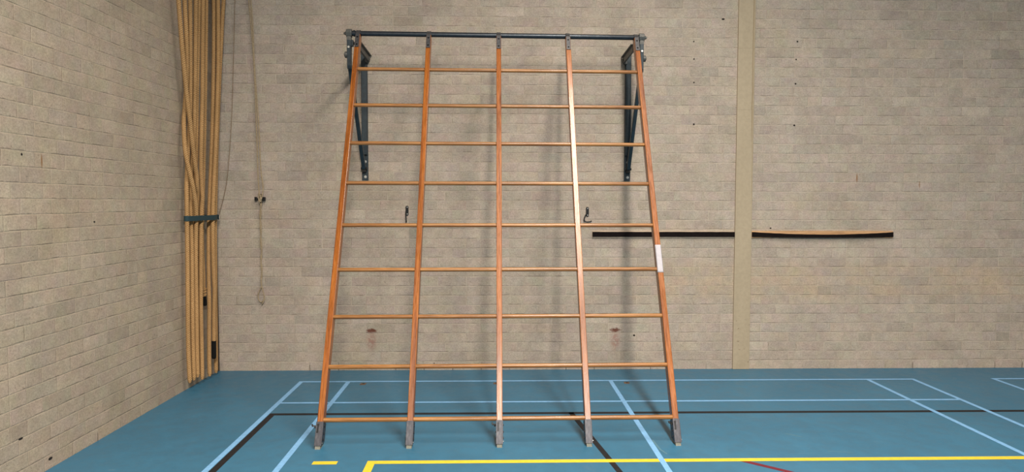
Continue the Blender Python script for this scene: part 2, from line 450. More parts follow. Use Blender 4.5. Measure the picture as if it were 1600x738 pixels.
# light blue badminton courts
for x0 in (0.0, 6.88):
    for x in (-3.03, -2.57, 2.57, 3.03): rect(x0 + x - .021, x0 + x + .021, FAR, 0, zl, 1)
    rect(x0 - .02, x0 + .02, FAR, 0, zl, 1)
    rect(x0 - 3.05, x0 + 3.05, -.04, 0, zl + .0002, 1); rect(x0 - 3.05, x0 + 3.05, -.76, -.72, zl + .0002, 1)
# a few pale scuffs
for pts in ([(.02, -1.74), (.035, -1.74), (.045, -1.95), (.07, -2.03), (.06, -2.04), (.03, -1.95)],
            [(3.20, .10), (3.48, .115), (3.48, .125), (3.2, .112)], [(1.08, -1.62), (1.17, -1.70), (1.16, -1.705), (1.07, -1.63)],
            [(1.22, -2.0), (1.38, -2.03), (1.38, -2.037), (1.22, -2.01)], [(-.75, -.36), (-.70, -.36), (-.70, -.37), (-.75, -.37)]): poly(pts, zb, 5)
floor = link('floor', bm, [M_floor, M_lblue, M_black, M_yellow, M_red, M_scuff], recalc=False)
tag(floor, 'blue-green sports floor with light blue, black, yellow and maroon court lines', 'floor', kind='structure')

# ------------------------------------------------------------------ climbing frame
FX, FW = -2.4002, 2.5884
FYL, FYR, BYL, BYR, BZ = -1.9037, -1.8771, -.2266, -.1477, 3.3165
R0, RS = .1079, .1045
UW, UD = .044, .080
root = empty('climbing_ladder', (FX + FW/2, (FYL + FYR)/2, 0))
tag(root, 'tall orange wooden climbing frame with five uprights leaning out from the wall', 'climbing frame')
bar_r = .0235
def frame_of(i):
    t = i / 4; x = FX + t*FW; fy = FYL + t*(FYR - FYL); by = BYL + t*(BYR - BYL)
    V = Vector((by - fy, BZ)); n = V.length
    L = math.sqrt(n*n - (UD/2)**2)
    a = math.atan2(V.y, V.x) + math.atan2(UD/2, L)
    xa = Vector((1, 0, 0)); ya = Vector((0, math.sin(a), -math.cos(a))); za = Vector((0, math.cos(a), math.sin(a)))
    M = Matrix((xa, ya, za)).transposed().to_4x4(); M.translation = (x, by, BZ)
    return M, L, a, n
def zfloor(y, a): return (-BZ + y*math.cos(a)) / math.sin(a)     # local z of the floor under local y
ends = {}
for i in range(5):
    M, L, a, n = frame_of(i)
    bm = bmesh.new()
    box(bm, (0, 0, (-.035 - (L - .085))/2), (UW, UD, L - .085 - .035), bev=.0035, seg=2)
    up = link('upright', bm, M_upright, root, M, False)
    # steel strap folded over the bar
    bm = bmesh.new()
    th = .005; hw = .019; hy = UD/2 + .0015
    prof = [(-hy - th, -.185), (-hy - th, -.035)]
    K = 12
    ro = bar_r + th + .001
    for q in range(K + 1):
        an = PI - PI*q/K; prof.append((ro*math.cos(an), ro*math.sin(an)))
    prof += [(hy + th, -.035), (hy + th, -.185), (hy, -.185), (hy, -.03)]
    ri = bar_r + .0008
    for q in range(K + 1):
        an = PI*q/K; prof.append((ri*math.cos(an), ri*math.sin(an)))
    prof += [(-hy, -.03), (-hy, -.185)]
    Mp = Matrix(((0, 0, 1, 0), (1, 0, 0, 0), (0, 1, 0, 0), (0, 0, 0, 1)))
    prism(bm, prof, -hw, hw, Mp)
    tag(link('strap', bm, M_strap, up, M), 'dark grey steel strap folded over the bar')
    for z in (-.075, -.158):
        bm = bmesh.new()
        cyl(bm, (0, -hy - th + .0005, z), (0, -hy - th - .004, z), .0085, 16, .007)
        cyl(bm, (0, -hy - th - .0035, z), (0, -hy - th - .0075, z), .0045, 8)
        link('bolt', bm, M_dark, up, M, True)
    # steel shoe, cut parallel to the floor
    bm = bmesh.new()
    sy, sx, t_ = UD/2 + .004, UW/2 + .004, .0
    zt = -L + .195
    lo = .026
    pr = [(-sy, zfloor(-sy, a) + lo), (sy, zfloor(sy, a) + lo), (sy, zt), (-sy, zt)]
    vs = prism(bm, pr, -sx, sx, Mp)
    bmesh.ops.bevel(bm, geom=bm.edges[:], offset=.002, segments=2, profile=.5, affect='EDGES')
    for z in (-L + .165, -L + .115, -L + .072):
        for sg in (-1, 1): cyl(bm, (sg*sx, -.008, z), (sg*(sx + .005), -.008, z), .006, 10, mi=1)
    cyl(bm, (sx + .0005, -sy + .012, -L + .045), (sx + .004, -sy + .012, -L + .045), .004, 8, mi=2)
    link('foot_shoe', bm, [M_sock, M_dark, M_zinc], up, M, False)
    bm = bmesh.new()
    ry, rx = UD/2 - .002, UW/2 - .003
    pr = [(-ry, zfloor(-ry, a)), (ry, zfloor(ry, a)), (ry, zfloor(ry, a) + lo + .01), (-ry, zfloor(-ry, a) + lo + .01)]
    prism(bm, pr, -rx, rx, Mp)
    tag(link('foot_pad', bm, M_rubber, up, M), 'pale grey rubber pad under the foot')
    if i in (0, 2, 4):
        bm = bmesh.new()      # spring latch: keyhole slot, bolt and thumb lever
        yf = -sy
        box(bm, (-.010, yf - .0008, -L + .148), (.010, .0024, .052), bev=.0008, mi=0)
        cyl(bm, (-.010, yf + .001, -L + .172), (-.010, yf - .003, -L + .172), .008, 14)
        cyl(bm, (-.011, yf + .001, -L + .122), (-.011, yf - .003, -L + .122), .007, 14)
        bar(bm, (-.006, yf + .014, -L + .165), (-.050, yf + .006, -L + .165), .012, .010, (0, 0, 1), .002)
        bar(bm, (-.047, yf + .006, -L + .160), (-.056, yf + .004, -L + .178), .012, .007, (0, 1, 0), .002)
        cyl(bm, (-.034, yf + .008, -L + .166), (-.034, yf + .008, -L + .150), .006, 10)
        tag(link('latch', bm, M_dark, up, M), 'small black spring latch')
    if i == 4:
        bm = bmesh.new()
        zc0, zc1 = -2.155, -2.395
        N_ = 14
        fr = []
        for q in range(N_ + 1):
            z = zc0 + (zc1 - zc0)*q/N_
            wv = .0007*math.sin(q*1.9)
            fr.append([bm.verts.new((x, y, z + dz)) for x, y, dz in ((-UW/2 - .0022, -UD/2 + .012, 0), (-UW/2 - .0022, -UD/2 + .004 , .002*math.sin(q)),
                       (-UW/2 + .0025, -UD/2 - .0024 + wv*.3, 0), (UW/2 - .0025, -UD/2 - .0024 + wv*.3, .0), (UW/2 + .0022, -UD/2 + .004, 0), (UW/2 + .0022, -UD/2 + .010, 0))])
        for r0, r1 in zip(fr, fr[1:]):
            for j in range(5): bm.faces.new((r0[j], r0[j+1], r1[j+1], r1[j]))
        po = link('paper_label', bm, M_paper, up, M, True)
        tag(po, 'white paper label taped round the upright')
        sd = po.modifiers.new('thickness', 'SOLIDIFY'); sd.thickness = .0008
    ends[i] = (M, L, n)
# rungs
for q in range(9):
    pts = []
    for i in (0, 4):
        M, L, n = ends[i]
        z = -(R0 + RS*q) * n
        pts.append(M @ Vector((0, -UD/2*(R0 + RS*q)*.55, z)))
    d = (pts[1] - pts[0]).normalized()
    A = pts[0] - d*(UW/2 - .004); B_ = pts[1] + d*(UW/2 - .004)
    Mx, L_ = axisM(A, B_)
    bm = bmesh.new()
    bmesh.ops.create_cone(bm, cap_ends=True, segments=20, radius1=.0165, radius2=.0165, depth=L_)
    link('rung', bm, M_rung, root, Mx, True)
# top bar
A = Vector((FX - .10, BYL + (BYR - BYL)*(-.10/FW), BZ)); B_ = Vector((FX + FW + .085, BYR + (BYR - BYL)*(.085/FW), BZ))
Mx, L_ = axisM(A, B_)
bm = bmesh.new()
bmesh.ops.create_cone(bm, cap_ends=True, segments=28, radius1=bar_r, radius2=bar_r, depth=L_)
for sg in (-1, 1):
    M0, L0, n0 = ends[0 if sg < 0 else 4]
    z0 = sg*(L_/2 - (.10 if sg < 0 else .085) + .034)
    cyl(bm, (0, 0, z0), (0, 0, z0 + sg*.016), bar_r + .006, 24)
tag(link('top_bar', bm, M_bar, root, Mx, True), 'dark steel tube along the top')

# ------------------------------------------------------------------ wall brackets
def bracket(x, yf, sgn, label):
    """x: plate centre, yf: bar distance, sgn: outward side (-1 left bracket, +1 right)"""
    r = empty('support_bracket', (x, W, 1.98))
    tag(r, label, 'wall bracket', 'steel brackets carrying the climbing frame')
    bm = bmesh.new()
    box(bm, (x, W - .008, 2.64), (.064, .016, 1.32), bev=.003)
    link('wall_plate', bm, M_teal, r)
    bm = bmesh.new()                                   # channel proud of the plate, two flanges and a web
    cz0, cz1 = 2.24, 3.30
    box(bm, (x, W - .032, (cz0 + cz1)/2), (.056, .032, cz1 - cz0), bev=.004)
    link('channel', bm, M_teal, r)
    for z in (2.015, 2.17, 3.29):
        bm = bmesh.new()
        yb = W - .016 if z < 2.2 else W - .048
        xx = x + (.004 if z < 2.2 else -sgn*.014)
        cyl(bm, (xx, yb + .001, z), (xx, yb - .004, z), .014, 16); cyl(bm, (xx, yb - .003, z), (xx, yb - .012, z), .009, 6)
        link('bolt', bm, M_zinc if z < 2.2 else M_dark, r)
    xo = x + sgn*.020                                  # the plane of the arm, brace and hanger
    bm = bmesh.new()
    # level arm, dropping a little to the wall
    xa_ = x - sgn*.046
    bar(bm, (xa_, W - .012, 3.215), (xa_, yf + .055, 3.232), .022, .058, (0, 0, 1), .003)
    bar(bm, (xa_ - sgn*.010, W - .010, 3.248), (xa_ - sgn*.010, yf + .050, 3.265), .040, .008, (0, 0, 1), .002)
    box(bm, (x - sgn*.030, W - .030, 3.215), (.030, .05, .085), bev=.004)
    cyl(bm, (xa_ + sgn*.01, yf + .065, 3.235), (x + sgn*.012, yf + .012, 3.235), .014, 14)
    cyl(bm, (xa_ - sgn*.010, W - .05, 3.215), (xa_ - sgn*.020, W - .05, 3.215), .013, 6)
    link('arm', bm, M_grey, r)
    bm = bmesh.new()
    bar(bm, (x + sgn*.004, W - .062, 2.10), (xo, yf + .03, 3.04), .036, .036, (0, 1, 0), .003)
    bar(bm, (xo, yf + .03, 3.035), (xo, yf + .012, 3.14), .024, .034, (0, 1, 0), .003)
    link('brace', bm, M_teal, r)
    bm = bmesh.new()
    box(bm, (x + sgn*.004, W - .040, 2.085), (.040, .050, .05), bev=.004)
    cyl(bm, (x - sgn*.028, W - .060, 2.10), (x + sgn*.034, W - .060, 2.10), .013, 14)
    link('pivot', bm, M_dark, r)
    xh = x + sgn*.015                                  # hanger at the bar end
    bm = bmesh.new()
    pr = [(-.026, 3.27), (.026, 3.27), (.030, 3.20), (.024, 3.02), (.014, 2.99), (-.014, 2.99), (-.024, 3.02), (-.030, 3.20)]
    Mh = Matrix(((0, 0, 1, xh), (1, 0, 0, yf), (0, 1, 0, 0), (0, 0, 0, 1)))
    prism(bm, pr, -.018, .018, Mh)
    bmesh.ops.bevel(bm, geom=bm.edges[:], offset=.003, segments=2, profile=.5, affect='EDGES')
    box(bm, (xh - sgn*.028, yf, 3.225), (.022, .036, .06), bev=.004)
    link('hanger', bm, M_teal, r)
    bm = bmesh.new()                                   # squared clamp block around the bar end with its bolt
    cyl(bm, (xh - .026, yf, BZ), (xh + .026, yf, BZ), .040, 8, bev=.004)
    cyl(bm, (xh + sgn*.024, yf, BZ), (xh + sgn*.040, yf, BZ), .020, 6, .016)
    cyl(bm, (xh + sgn*.038, yf, BZ), (xh + sgn*.050, yf, BZ), .010, 12)
    box(bm, (xh, yf - .004, BZ - .050), (.040, .046, .04), bev=.003)
    link('clamp', bm, M_grey, r)
    bm = bmesh.new()
    cyl(bm, (xh, yf - .028, 3.185), (xh, yf - .040, 3.185), .012, 14, .010)
    tag(link('pin', bm, M_zinc, r), 'bright steel pin head')
    bm = bmesh.new()
    cyl(bm, (xh + sgn*.016, yf, 3.12), (xh + sgn*.042, yf, 3.12), .030, 20, bev=.005)
    cyl(bm, (xh + sgn*.041, yf, 3.12), (xh + sgn*.048, yf, 3.12), .013, 6)
    link('knob', bm, M_grey, r)
    return r
bracket(-2.474, BYL - .003, -1, 'blue-black steel wall bracket at the left end of the climbing frame')
bracket(.231, BYR + .003, 1, 'blue-black steel wall bracket at the right end of the climbing frame')

# ------------------------------------------------------------------ two iron hooks on the wall
def hook(x, z, mode, label):
    r = empty('wall_hook', (x, W, z))
    tag(r, label, 'hook', 'black iron hooks on the back wall')
    bm = bmesh.new()
    pts = []
    for q in range(9): pts.append((.0155*math.cos(PI*q/8), .036 + .0155*math.sin(PI*q/8)))
    for q in range(9): pts.append((-.0155*math.cos(PI*q/8), -.036 - .0155*math.sin(PI*q/8)))
    Mh = Matrix(((1, 0, 0, x), (0, 0, 1, W), (0, 1, 0, z), (0, 0, 0, 1)))
    prism(bm, pts, -.006, .0, Mh)
    link('plate', bm, M_dark, r)
    for dz in (.036, -.034):
        bm = bmesh.new(); cyl(bm, (x + .003, W - .0055, z + dz), (x + .003, W - .010, z + dz), .0065, 12, .005); link('screw', bm, M_zinc, r, None, True)
    bm = bmesh.new()
    if mode == 'side':
        p = [(x - .008, W - .010, z + .005), (x - .012, W - .014, z - .02), (x - .030, W - .020, z - .055), (x - .036, W - .024, z - .082), (x - .024, W - .03, z - .100),
             (x + .006, W - .034, z - .104), (x + .034, W - .036, z - .098), (x + .040, W - .036, z - .090)]
    else:
        p = [(x - .008, W - .010, z + .010), (x - .011, W - .014, z - .03), (x - .009, W - .018, z - .07), (x - .007, W - .024, z - .095), (x - .004, W - .040, z - .116),
             (x - .002, W - .064, z - .114), (x - .001, W - .072, z - .098)]
    sweep(bm, cr(p, .006), [.0065]*10)
    link('hook_rod', bm, M_dark, r, None, True)
hook(-2.048, 1.667, 'front', 'small black iron hook on the wall between the first two uprights')
hook(-.178, 1.658, 'side', 'small black iron hook on the wall just right of the fourth upright, rod curling sideways')

# ------------------------------------------------------------------ battens either side of the column
def batten(x0, x1, sag, label, zc=1.425):
    r = empty('wall_batten', ((x0 + x1)/2, W, zc))
    tag(r, label, 'batten')
    bm = bmesh.new()
    box(bm, ((x0 + x1)/2, W - .008, zc), (x1 - x0, .016, .073), bev=.002)
    M = Matrix.Translation(((x0 + x1)/2, W - .008, zc)) @ Matrix.Rotation(PI/2, 4, 'Y')
    bmesh.ops.transform(bm, matrix=M.inverted(), verts=bm.verts[:])
    bo = link('backing_board', bm, M_board if sag else M_boardpale, r, M)
    bm = bmesh.new()
    n = 40; rings = []
    for q in range(n + 1):
        t = q/n; x = x0 + (x1 - x0)*t + (.001 if q == 0 else -.001 if q == n else 0)
        s_ = math.sin(PI*min(1, max(0, (t - .02)/.98))**1.0)**.8 if 0 < t < 1 else 0
        top = zc + .026 - sag*s_ + random.uniform(-.0008, .0008)
        bot = zc - .026 - sag*.32*s_ + random.uniform(-.0006, .0006)
        y0, y1 = W - .0162, W - .026 - sag*.5*s_
        rings.append([bm.verts.new(v) for v in ((x, y0, bot), (x, y1, bot), (x, y1, top - .003), (x, y1 + .004, top), (x, y0, top))])
    for a, b in zip(rings, rings[1:]):
        for j in range(5): bm.faces.new((a[j], a[(j+1) % 5], b[(j+1) % 5], b[j]))
    bm.faces.new(rings[0][::-1]); bm.faces.new(rings[-1])
    tag(link('rubber_strip', bm, M_strip, r), 'black rubber strip fixed along the front')
M_boardpale = wood('pale_timber', (.46, .34, .24), (.54, .42, .31), (.60, .48, .37), .6, .0, 1.2)
batten(-.126, 1.3655, 0, 'black faced wall batten left of the beige column, partly behind the frame')
batten(1.5475, 3.047, .026, 'black faced wall batten right of the beige column, strip sagging off tan wood')

# ------------------------------------------------------------------ climbing ropes gathered in the corner
ROPES = {}
ROPES['a'] = [(-3.94, -0.567, 4.4), (-3.94, -0.5552, 4.3), (-3.94, -0.5435, 4.2), (-3.94, -0.5317, 4.1), (-3.94, -0.52, 4.0), (-3.94, -0.5082, 3.9), (-3.94, -0.4964, 3.8), (-3.94, -0.4846, 3.7), (-3.94, -0.4728, 3.6), (-3.94, -0.4609, 3.5), (-3.94, -0.4487, 3.4), (-3.9399, -0.4362, 3.3), (-3.9399, -0.4227, 3.2), (-3.9397, -0.4081, 3.1), (-3.9394, -0.3923, 3.0), (-3.9387, -0.3762, 2.9), (-3.9376, -0.3602, 2.8), (-3.9357, -0.3442, 2.7), (-3.9327, -0.3278, 2.6), (-3.929, -0.3089, 2.5), (-3.9345, -0.2816, 2.4), (-3.9361, -0.2527, 2.3), (-3.9398, -0.2182, 2.2), (-3.9453, -0.1838, 2.1), (-3.9481, -0.1439, 2.0), (-3.9552, -0.1231, 1.9), (-3.9725, -0.0731, 1.8), (-3.9783, -0.0759, 1.7), (-3.9812, -0.0791, 1.6), (-3.9825, -0.0821, 1.5), (-3.9831, -0.0846, 1.4), (-3.9833, -0.0867, 1.3), (-3.9835, -0.0883, 1.2), (-3.9836, -0.0893, 1.1), (-3.9839, -0.0895, 1.0), (-3.9842, -0.0889, 0.9), (-3.9846, -0.0878, 0.8), (-3.9856, -0.0847, 0.7), (-3.9868, -0.0801, 0.6), (-3.9879, -0.0753, 0.5), (-3.9888, -0.0712, 0.4), (-3.9894, -0.0683, 0.3), (-3.9897, -0.0666, 0.2), (-3.9899, -0.0656, 0.092)]
ROPES['b'] = [(-3.952, -0.371, 4.4), (-3.953, -0.3618, 4.3), (-3.954, -0.3525, 4.2), (-3.955, -0.3433, 4.1), (-3.9559, -0.3341, 4.0), (-3.9569, -0.3248, 3.9), (-3.9579, -0.3156, 3.8), (-3.9589, -0.3064, 3.7), (-3.9599, -0.2972, 3.6), (-3.961, -0.2881, 3.5), (-3.9621, -0.2792, 3.4), (-3.9633, -0.2706, 3.3), (-3.9649, -0.263, 3.2), (-3.9671, -0.2571, 3.1), (-3.9701, -0.2541, 3.0), (-3.9734, -0.2554, 2.9), (-3.9763, -0.2627, 2.8), (-3.9782, -0.2773, 2.7), (-3.9792, -0.2977, 2.6), (-3.9786, -0.3217, 2.5), (-3.9661, -0.3508, 2.4), (-3.9543, -0.3733, 2.3), (-3.9431, -0.3812, 2.2), (-3.9341, -0.3668, 2.1), (-3.9276, -0.3324, 2.0), (-3.9249, -0.2872, 1.9), (-3.9272, -0.2483, 1.8), (-3.928, -0.2196, 1.7), (-3.9349, -0.2023, 1.6), (-3.9402, -0.2002, 1.5), (-3.9428, -0.202, 1.4), (-3.944, -0.205, 1.3), (-3.9446, -0.2077, 1.2), (-3.9448, -0.2094, 1.1), (-3.9449, -0.2103, 1.0), (-3.945, -0.2112, 0.9), (-3.945, -0.2126, 0.8), (-3.945, -0.2145, 0.7), (-3.945, -0.2167, 0.6), (-3.945, -0.2188, 0.5), (-3.945, -0.2202, 0.4), (-3.945, -0.2206, 0.3), (-3.9451, -0.2201, 0.2), (-3.9451, -0.2184, 0.1)]
ROPES['c'] = [(-3.948, -0.188, 4.4), (-3.9495, -0.1871, 4.3), (-3.9511, -0.1862, 4.2), (-3.9526, -0.1853, 4.1), (-3.9542, -0.1844, 4.0), (-3.9557, -0.1835, 3.9), (-3.9572, -0.1826, 3.8), (-3.9588, -0.1817, 3.7), (-3.9603, -0.1808, 3.6), (-3.9619, -0.1799, 3.5), (-3.9634, -0.1791, 3.4), (-3.965, -0.1784, 3.3), (-3.9665, -0.1779, 3.2), (-3.9679, -0.178, 3.1), (-3.9693, -0.1791, 3.0), (-3.9705, -0.1817, 2.9), (-3.9716, -0.1857, 2.8), (-3.9727, -0.1908, 2.7), (-3.974, -0.197, 2.6), (-3.9754, -0.2051, 2.5), (-3.9777, -0.2159, 2.4), (-3.9819, -0.2288, 2.3), (-3.9822, -0.248, 2.2), (-3.9774, -0.2679, 2.1), (-3.9751, -0.2879, 2.0), (-3.9722, -0.309, 1.9), (-3.966, -0.3245, 1.8), (-3.9614, -0.3373, 1.7), (-3.9582, -0.3464, 1.6), (-3.9565, -0.352, 1.5), (-3.9557, -0.3555, 1.4), (-3.9553, -0.3582, 1.3), (-3.9551, -0.361, 1.2), (-3.9551, -0.3641, 1.1), (-3.955, -0.3674, 1.0), (-3.955, -0.3708, 0.9), (-3.955, -0.3741, 0.8), (-3.955, -0.3771, 0.7), (-3.955, -0.3796, 0.6), (-3.955, -0.3812, 0.5), (-3.955, -0.381, 0.4), (-3.955, -0.3781, 0.3), (-3.955, -0.3726, 0.2), (-3.955, -0.3653, 0.087)]
ROPES['d'] = [(-3.949, -0.028, 4.4), (-3.9498, -0.0331, 4.3), (-3.9506, -0.0382, 4.2), (-3.9514, -0.0433, 4.1), (-3.9522, -0.0484, 4.0), (-3.953, -0.0535, 3.9), (-3.9538, -0.0586, 3.8), (-3.9546, -0.0637, 3.7), (-3.9554, -0.0688, 3.6), (-3.9562, -0.0738, 3.5), (-3.957, -0.0789, 3.4), (-3.9579, -0.0838, 3.3), (-3.9589, -0.0886, 3.2), (-3.9602, -0.0928, 3.1), (-3.962, -0.0961, 3.0), (-3.9646, -0.0982, 2.9), (-3.9678, -0.0995, 2.8), (-3.9712, -0.1003, 2.7), (-3.9747, -0.1014, 2.6), (-3.9782, -0.1034, 2.5), (-3.9814, -0.1076, 2.4), (-3.9841, -0.1155, 2.3), (-3.9869, -0.1276, 2.2), (-3.9911, -0.1432, 2.1), (-3.9933, -0.1685, 2.0), (-3.9857, -0.1818, 1.9), (-3.9808, -0.2001, 1.8), (-3.9788, -0.2188, 1.7), (-3.9719, -0.2356, 1.6), (-3.9667, -0.2425, 1.5), (-3.9637, -0.2472, 1.4), (-3.962, -0.2511, 1.3), (-3.9609, -0.2544, 1.2), (-3.9604, -0.2576, 1.1), (-3.9602, -0.2609, 1.0), (-3.9601, -0.2641, 0.9), (-3.96, -0.2672, 0.8), (-3.96, -0.2698, 0.7), (-3.96, -0.2717, 0.6), (-3.96, -0.2726, 0.5), (-3.96, -0.2725, 0.4), (-3.96, -0.271, 0.3), (-3.9599, -0.2683, 0.2), (-3.9598, -0.2654, 0.085)]
ROPES['e'] = [(-3.96, 0.0799, 4.4), (-3.9607, 0.0726, 4.3), (-3.9614, 0.0654, 4.2), (-3.9621, 0.0581, 4.1), (-3.9628, 0.0509, 4.0), (-3.9635, 0.0437, 3.9), (-3.9643, 0.0365, 3.8), (-3.9651, 0.0293, 3.7), (-3.9659, 0.0221, 3.6), (-3.9668, 0.015, 3.5), (-3.9677, 0.0079, 3.4), (-3.9688, 0.0009, 3.3), (-3.97, -0.0059, 3.2), (-3.9714, -0.0125, 3.1), (-3.9733, -0.0186, 3.0), (-3.9761, -0.0235, 2.9), (-3.9802, -0.0257, 2.8), (-3.9837, -0.0237, 2.7), (-3.9845, -0.026, 2.6), (-3.9851, -0.0299, 2.5), (-3.9861, -0.0341, 2.4), (-3.9873, -0.0388, 2.3), (-3.9888, -0.0448, 2.2), (-3.9901, -0.0539, 2.1), (-3.9921, -0.0665, 2.0), (-3.9965, -0.0813, 1.9), (-3.9973, -0.1203, 1.8), (-3.9911, -0.1238, 1.7), (-3.9886, -0.1281, 1.6), (-3.9879, -0.1314, 1.5), (-3.988, -0.1339, 1.4), (-3.9885, -0.1359, 1.3), (-3.9892, -0.1375, 1.2), (-3.9901, -0.1384, 1.1), (-3.9911, -0.1384, 1.0), (-3.9921, -0.1378, 0.9), (-3.9931, -0.1366, 0.8), (-3.9939, -0.1362, 0.7), (-3.9945, -0.1365, 0.6), (-3.9947, -0.1371, 0.5), (-3.9949, -0.1377, 0.4), (-3.9949, -0.1384, 0.3), (-3.995, -0.139, 0.2), (-3.995, -0.1396, 0.092)]
ROPES['f'] = [(-3.945, 0.1271, 4.4), (-3.945, 0.1196, 4.3), (-3.945, 0.1121, 4.2), (-3.945, 0.1046, 4.1), (-3.945, 0.0971, 4.0), (-3.945, 0.0896, 3.9), (-3.9449, 0.082, 3.8), (-3.9448, 0.0745, 3.7), (-3.9447, 0.0669, 3.6), (-3.9446, 0.0593, 3.5), (-3.9444, 0.0516, 3.4), (-3.9441, 0.0439, 3.3), (-3.9437, 0.036, 3.2), (-3.943, 0.028, 3.1), (-3.9419, 0.0196, 3.0), (-3.94, 0.0104, 2.9), (-3.9368, -0.0015, 2.8), (-3.9345, -0.0173, 2.7), (-3.935, -0.0282, 2.6), (-3.9361, -0.0369, 2.5), (-3.9375, -0.044, 2.4), (-3.9391, -0.0498, 2.3), (-3.9403, -0.0548, 2.2), (-3.9409, -0.0592, 2.1), (-3.9394, -0.0637, 2.0), (-3.9341, -0.0681, 1.9), (-3.9218, -0.0837, 1.8), (-3.9303, -0.0882, 1.7), (-3.9338, -0.0933, 1.6), (-3.9356, -0.0979, 1.5), (-3.9367, -0.1019, 1.4), (-3.9375, -0.1055, 1.3), (-3.9384, -0.1088, 1.2), (-3.9395, -0.1117, 1.1), (-3.9408, -0.1139, 1.0), (-3.9424, -0.1155, 0.9), (-3.9438, -0.1165, 0.8), (-3.9444, -0.1174, 0.7), (-3.9447, -0.1178, 0.6), (-3.9449, -0.1171, 0.5), (-3.9449, -0.1156, 0.4), (-3.945, -0.1146, 0.3), (-3.945, -0.1153, 0.2), (-3.945, -0.1179, 0.1), (-3.945, -0.1192, 0.056)]
ROPES['g'] = [(-3.975, 0.275, 4.4), (-3.975, 0.2675, 4.3), (-3.975, 0.2599, 4.2), (-3.975, 0.2524, 4.1), (-3.975, 0.2449, 4.0), (-3.975, 0.2374, 3.9), (-3.975, 0.2298, 3.8), (-3.975, 0.2223, 3.7), (-3.975, 0.2148, 3.6), (-3.975, 0.2073, 3.5), (-3.975, 0.1998, 3.4), (-3.9751, 0.1923, 3.3), (-3.9752, 0.1849, 3.2), (-3.9754, 0.1774, 3.1), (-3.9757, 0.17, 3.0), (-3.9762, 0.1625, 2.9), (-3.9769, 0.1551, 2.8), (-3.9776, 0.1478, 2.7), (-3.9783, 0.1404, 2.6), (-3.9791, 0.1331, 2.5), (-3.9801, 0.1258, 2.4), (-3.9813, 0.1186, 2.3), (-3.9826, 0.1115, 2.2), (-3.9841, 0.1044, 2.1), (-3.9856, 0.0969, 2.0), (-3.9871, 0.0887, 1.9), (-3.9886, 0.0797, 1.8), (-3.9899, 0.0702, 1.7), (-3.9908, 0.0617, 1.6), (-3.9913, 0.0551, 1.5), (-3.9914, 0.0511, 1.4), (-3.9911, 0.0502, 1.3), (-3.9905, 0.0534, 1.2), (-3.9899, 0.0602, 1.1), (-3.9905, 0.0677, 1.0), (-3.9943, 0.0727, 0.9), (-3.9945, 0.0856, 0.8), (-3.9924, 0.0892, 0.735)]
ROPES['h'] = [(-3.9479, 0.3964, 4.4), (-3.9491, 0.3902, 4.3), (-3.9504, 0.384, 4.2), (-3.9519, 0.3781, 4.1), (-3.9536, 0.3725, 4.0), (-3.9552, 0.3671, 3.9), (-3.955, 0.3605, 3.8), (-3.9507, 0.3503, 3.7), (-3.9484, 0.3416, 3.6), (-3.9473, 0.3336, 3.5), (-3.9467, 0.326, 3.4), (-3.9465, 0.3186, 3.3), (-3.9465, 0.3112, 3.2), (-3.9468, 0.3038, 3.1), (-3.9471, 0.2958, 3.0), (-3.9472, 0.2872, 2.9), (-3.9473, 0.2783, 2.8), (-3.9478, 0.2695, 2.7), (-3.9483, 0.2604, 2.6), (-3.9489, 0.2509, 2.5), (-3.9494, 0.2402, 2.4), (-3.9497, 0.228, 2.3), (-3.9499, 0.2143, 2.2), (-3.95, 0.1997, 2.1), (-3.9501, 0.1848, 2.0), (-3.9502, 0.1701, 1.9), (-3.9504, 0.1559, 1.8), (-3.951, 0.1433, 1.7), (-3.952, 0.1334, 1.6), (-3.953, 0.1262, 1.5), (-3.9539, 0.1211, 1.4), (-3.9548, 0.117, 1.3), (-3.9554, 0.1133, 1.2), (-3.9557, 0.1095, 1.1), (-3.9552, 0.1053, 1.0), (-3.9526, 0.1003, 0.9), (-3.945, 0.0821, 0.8), (-3.9436, 0.0773, 0.7), (-3.9477, 0.0777, 0.6), (-3.9496, 0.076, 0.5), (-3.9504, 0.0733, 0.4), (-3.9508, 0.0703, 0.3), (-3.951, 0.0675, 0.2), (-3.9504, 0.0691, 0.1), (-3.9501, 0.0691, 0.039)]
ROPES['i'] = [(-3.9003, 0.4101, 4.4), (-3.9013, 0.403, 4.3), (-3.9023, 0.3956, 4.2), (-3.9033, 0.3875, 4.1), (-3.9044, 0.3783, 4.0), (-3.9056, 0.367, 3.9), (-3.9062, 0.3521, 3.8), (-3.903, 0.3368, 3.7), (-3.9008, 0.328, 3.6), (-3.8995, 0.3206, 3.5), (-3.8987, 0.3139, 3.4), (-3.8983, 0.3074, 3.3), (-3.8981, 0.301, 3.2), (-3.8982, 0.2945, 3.1), (-3.8986, 0.286, 3.0), (-3.8991, 0.2757, 2.9), (-3.8996, 0.2643, 2.8), (-3.8999, 0.2523, 2.7), (-3.9, 0.2398, 2.6), (-3.9002, 0.227, 2.5), (-3.9005, 0.2138, 2.4), (-3.9011, 0.2002, 2.3), (-3.9018, 0.186, 2.2), (-3.9027, 0.1718, 2.1), (-3.9037, 0.1576, 2.0), (-3.9048, 0.1441, 1.9), (-3.9059, 0.1315, 1.8), (-3.9069, 0.1206, 1.7), (-3.9073, 0.112, 1.6), (-3.9075, 0.1066, 1.5), (-3.9075, 0.1038, 1.4), (-3.9074, 0.1025, 1.3), (-3.9072, 0.1022, 1.2), (-3.9067, 0.1029, 1.1), (-3.9056, 0.1051, 1.0), (-3.9035, 0.1096, 0.9), (-3.9102, 0.1174, 0.8), (-3.9146, 0.1174, 0.7), (-3.9169, 0.1163, 0.6), (-3.918, 0.1141, 0.5), (-3.9185, 0.1111, 0.4), (-3.9187, 0.1079, 0.3), (-3.9188, 0.1052, 0.205)]
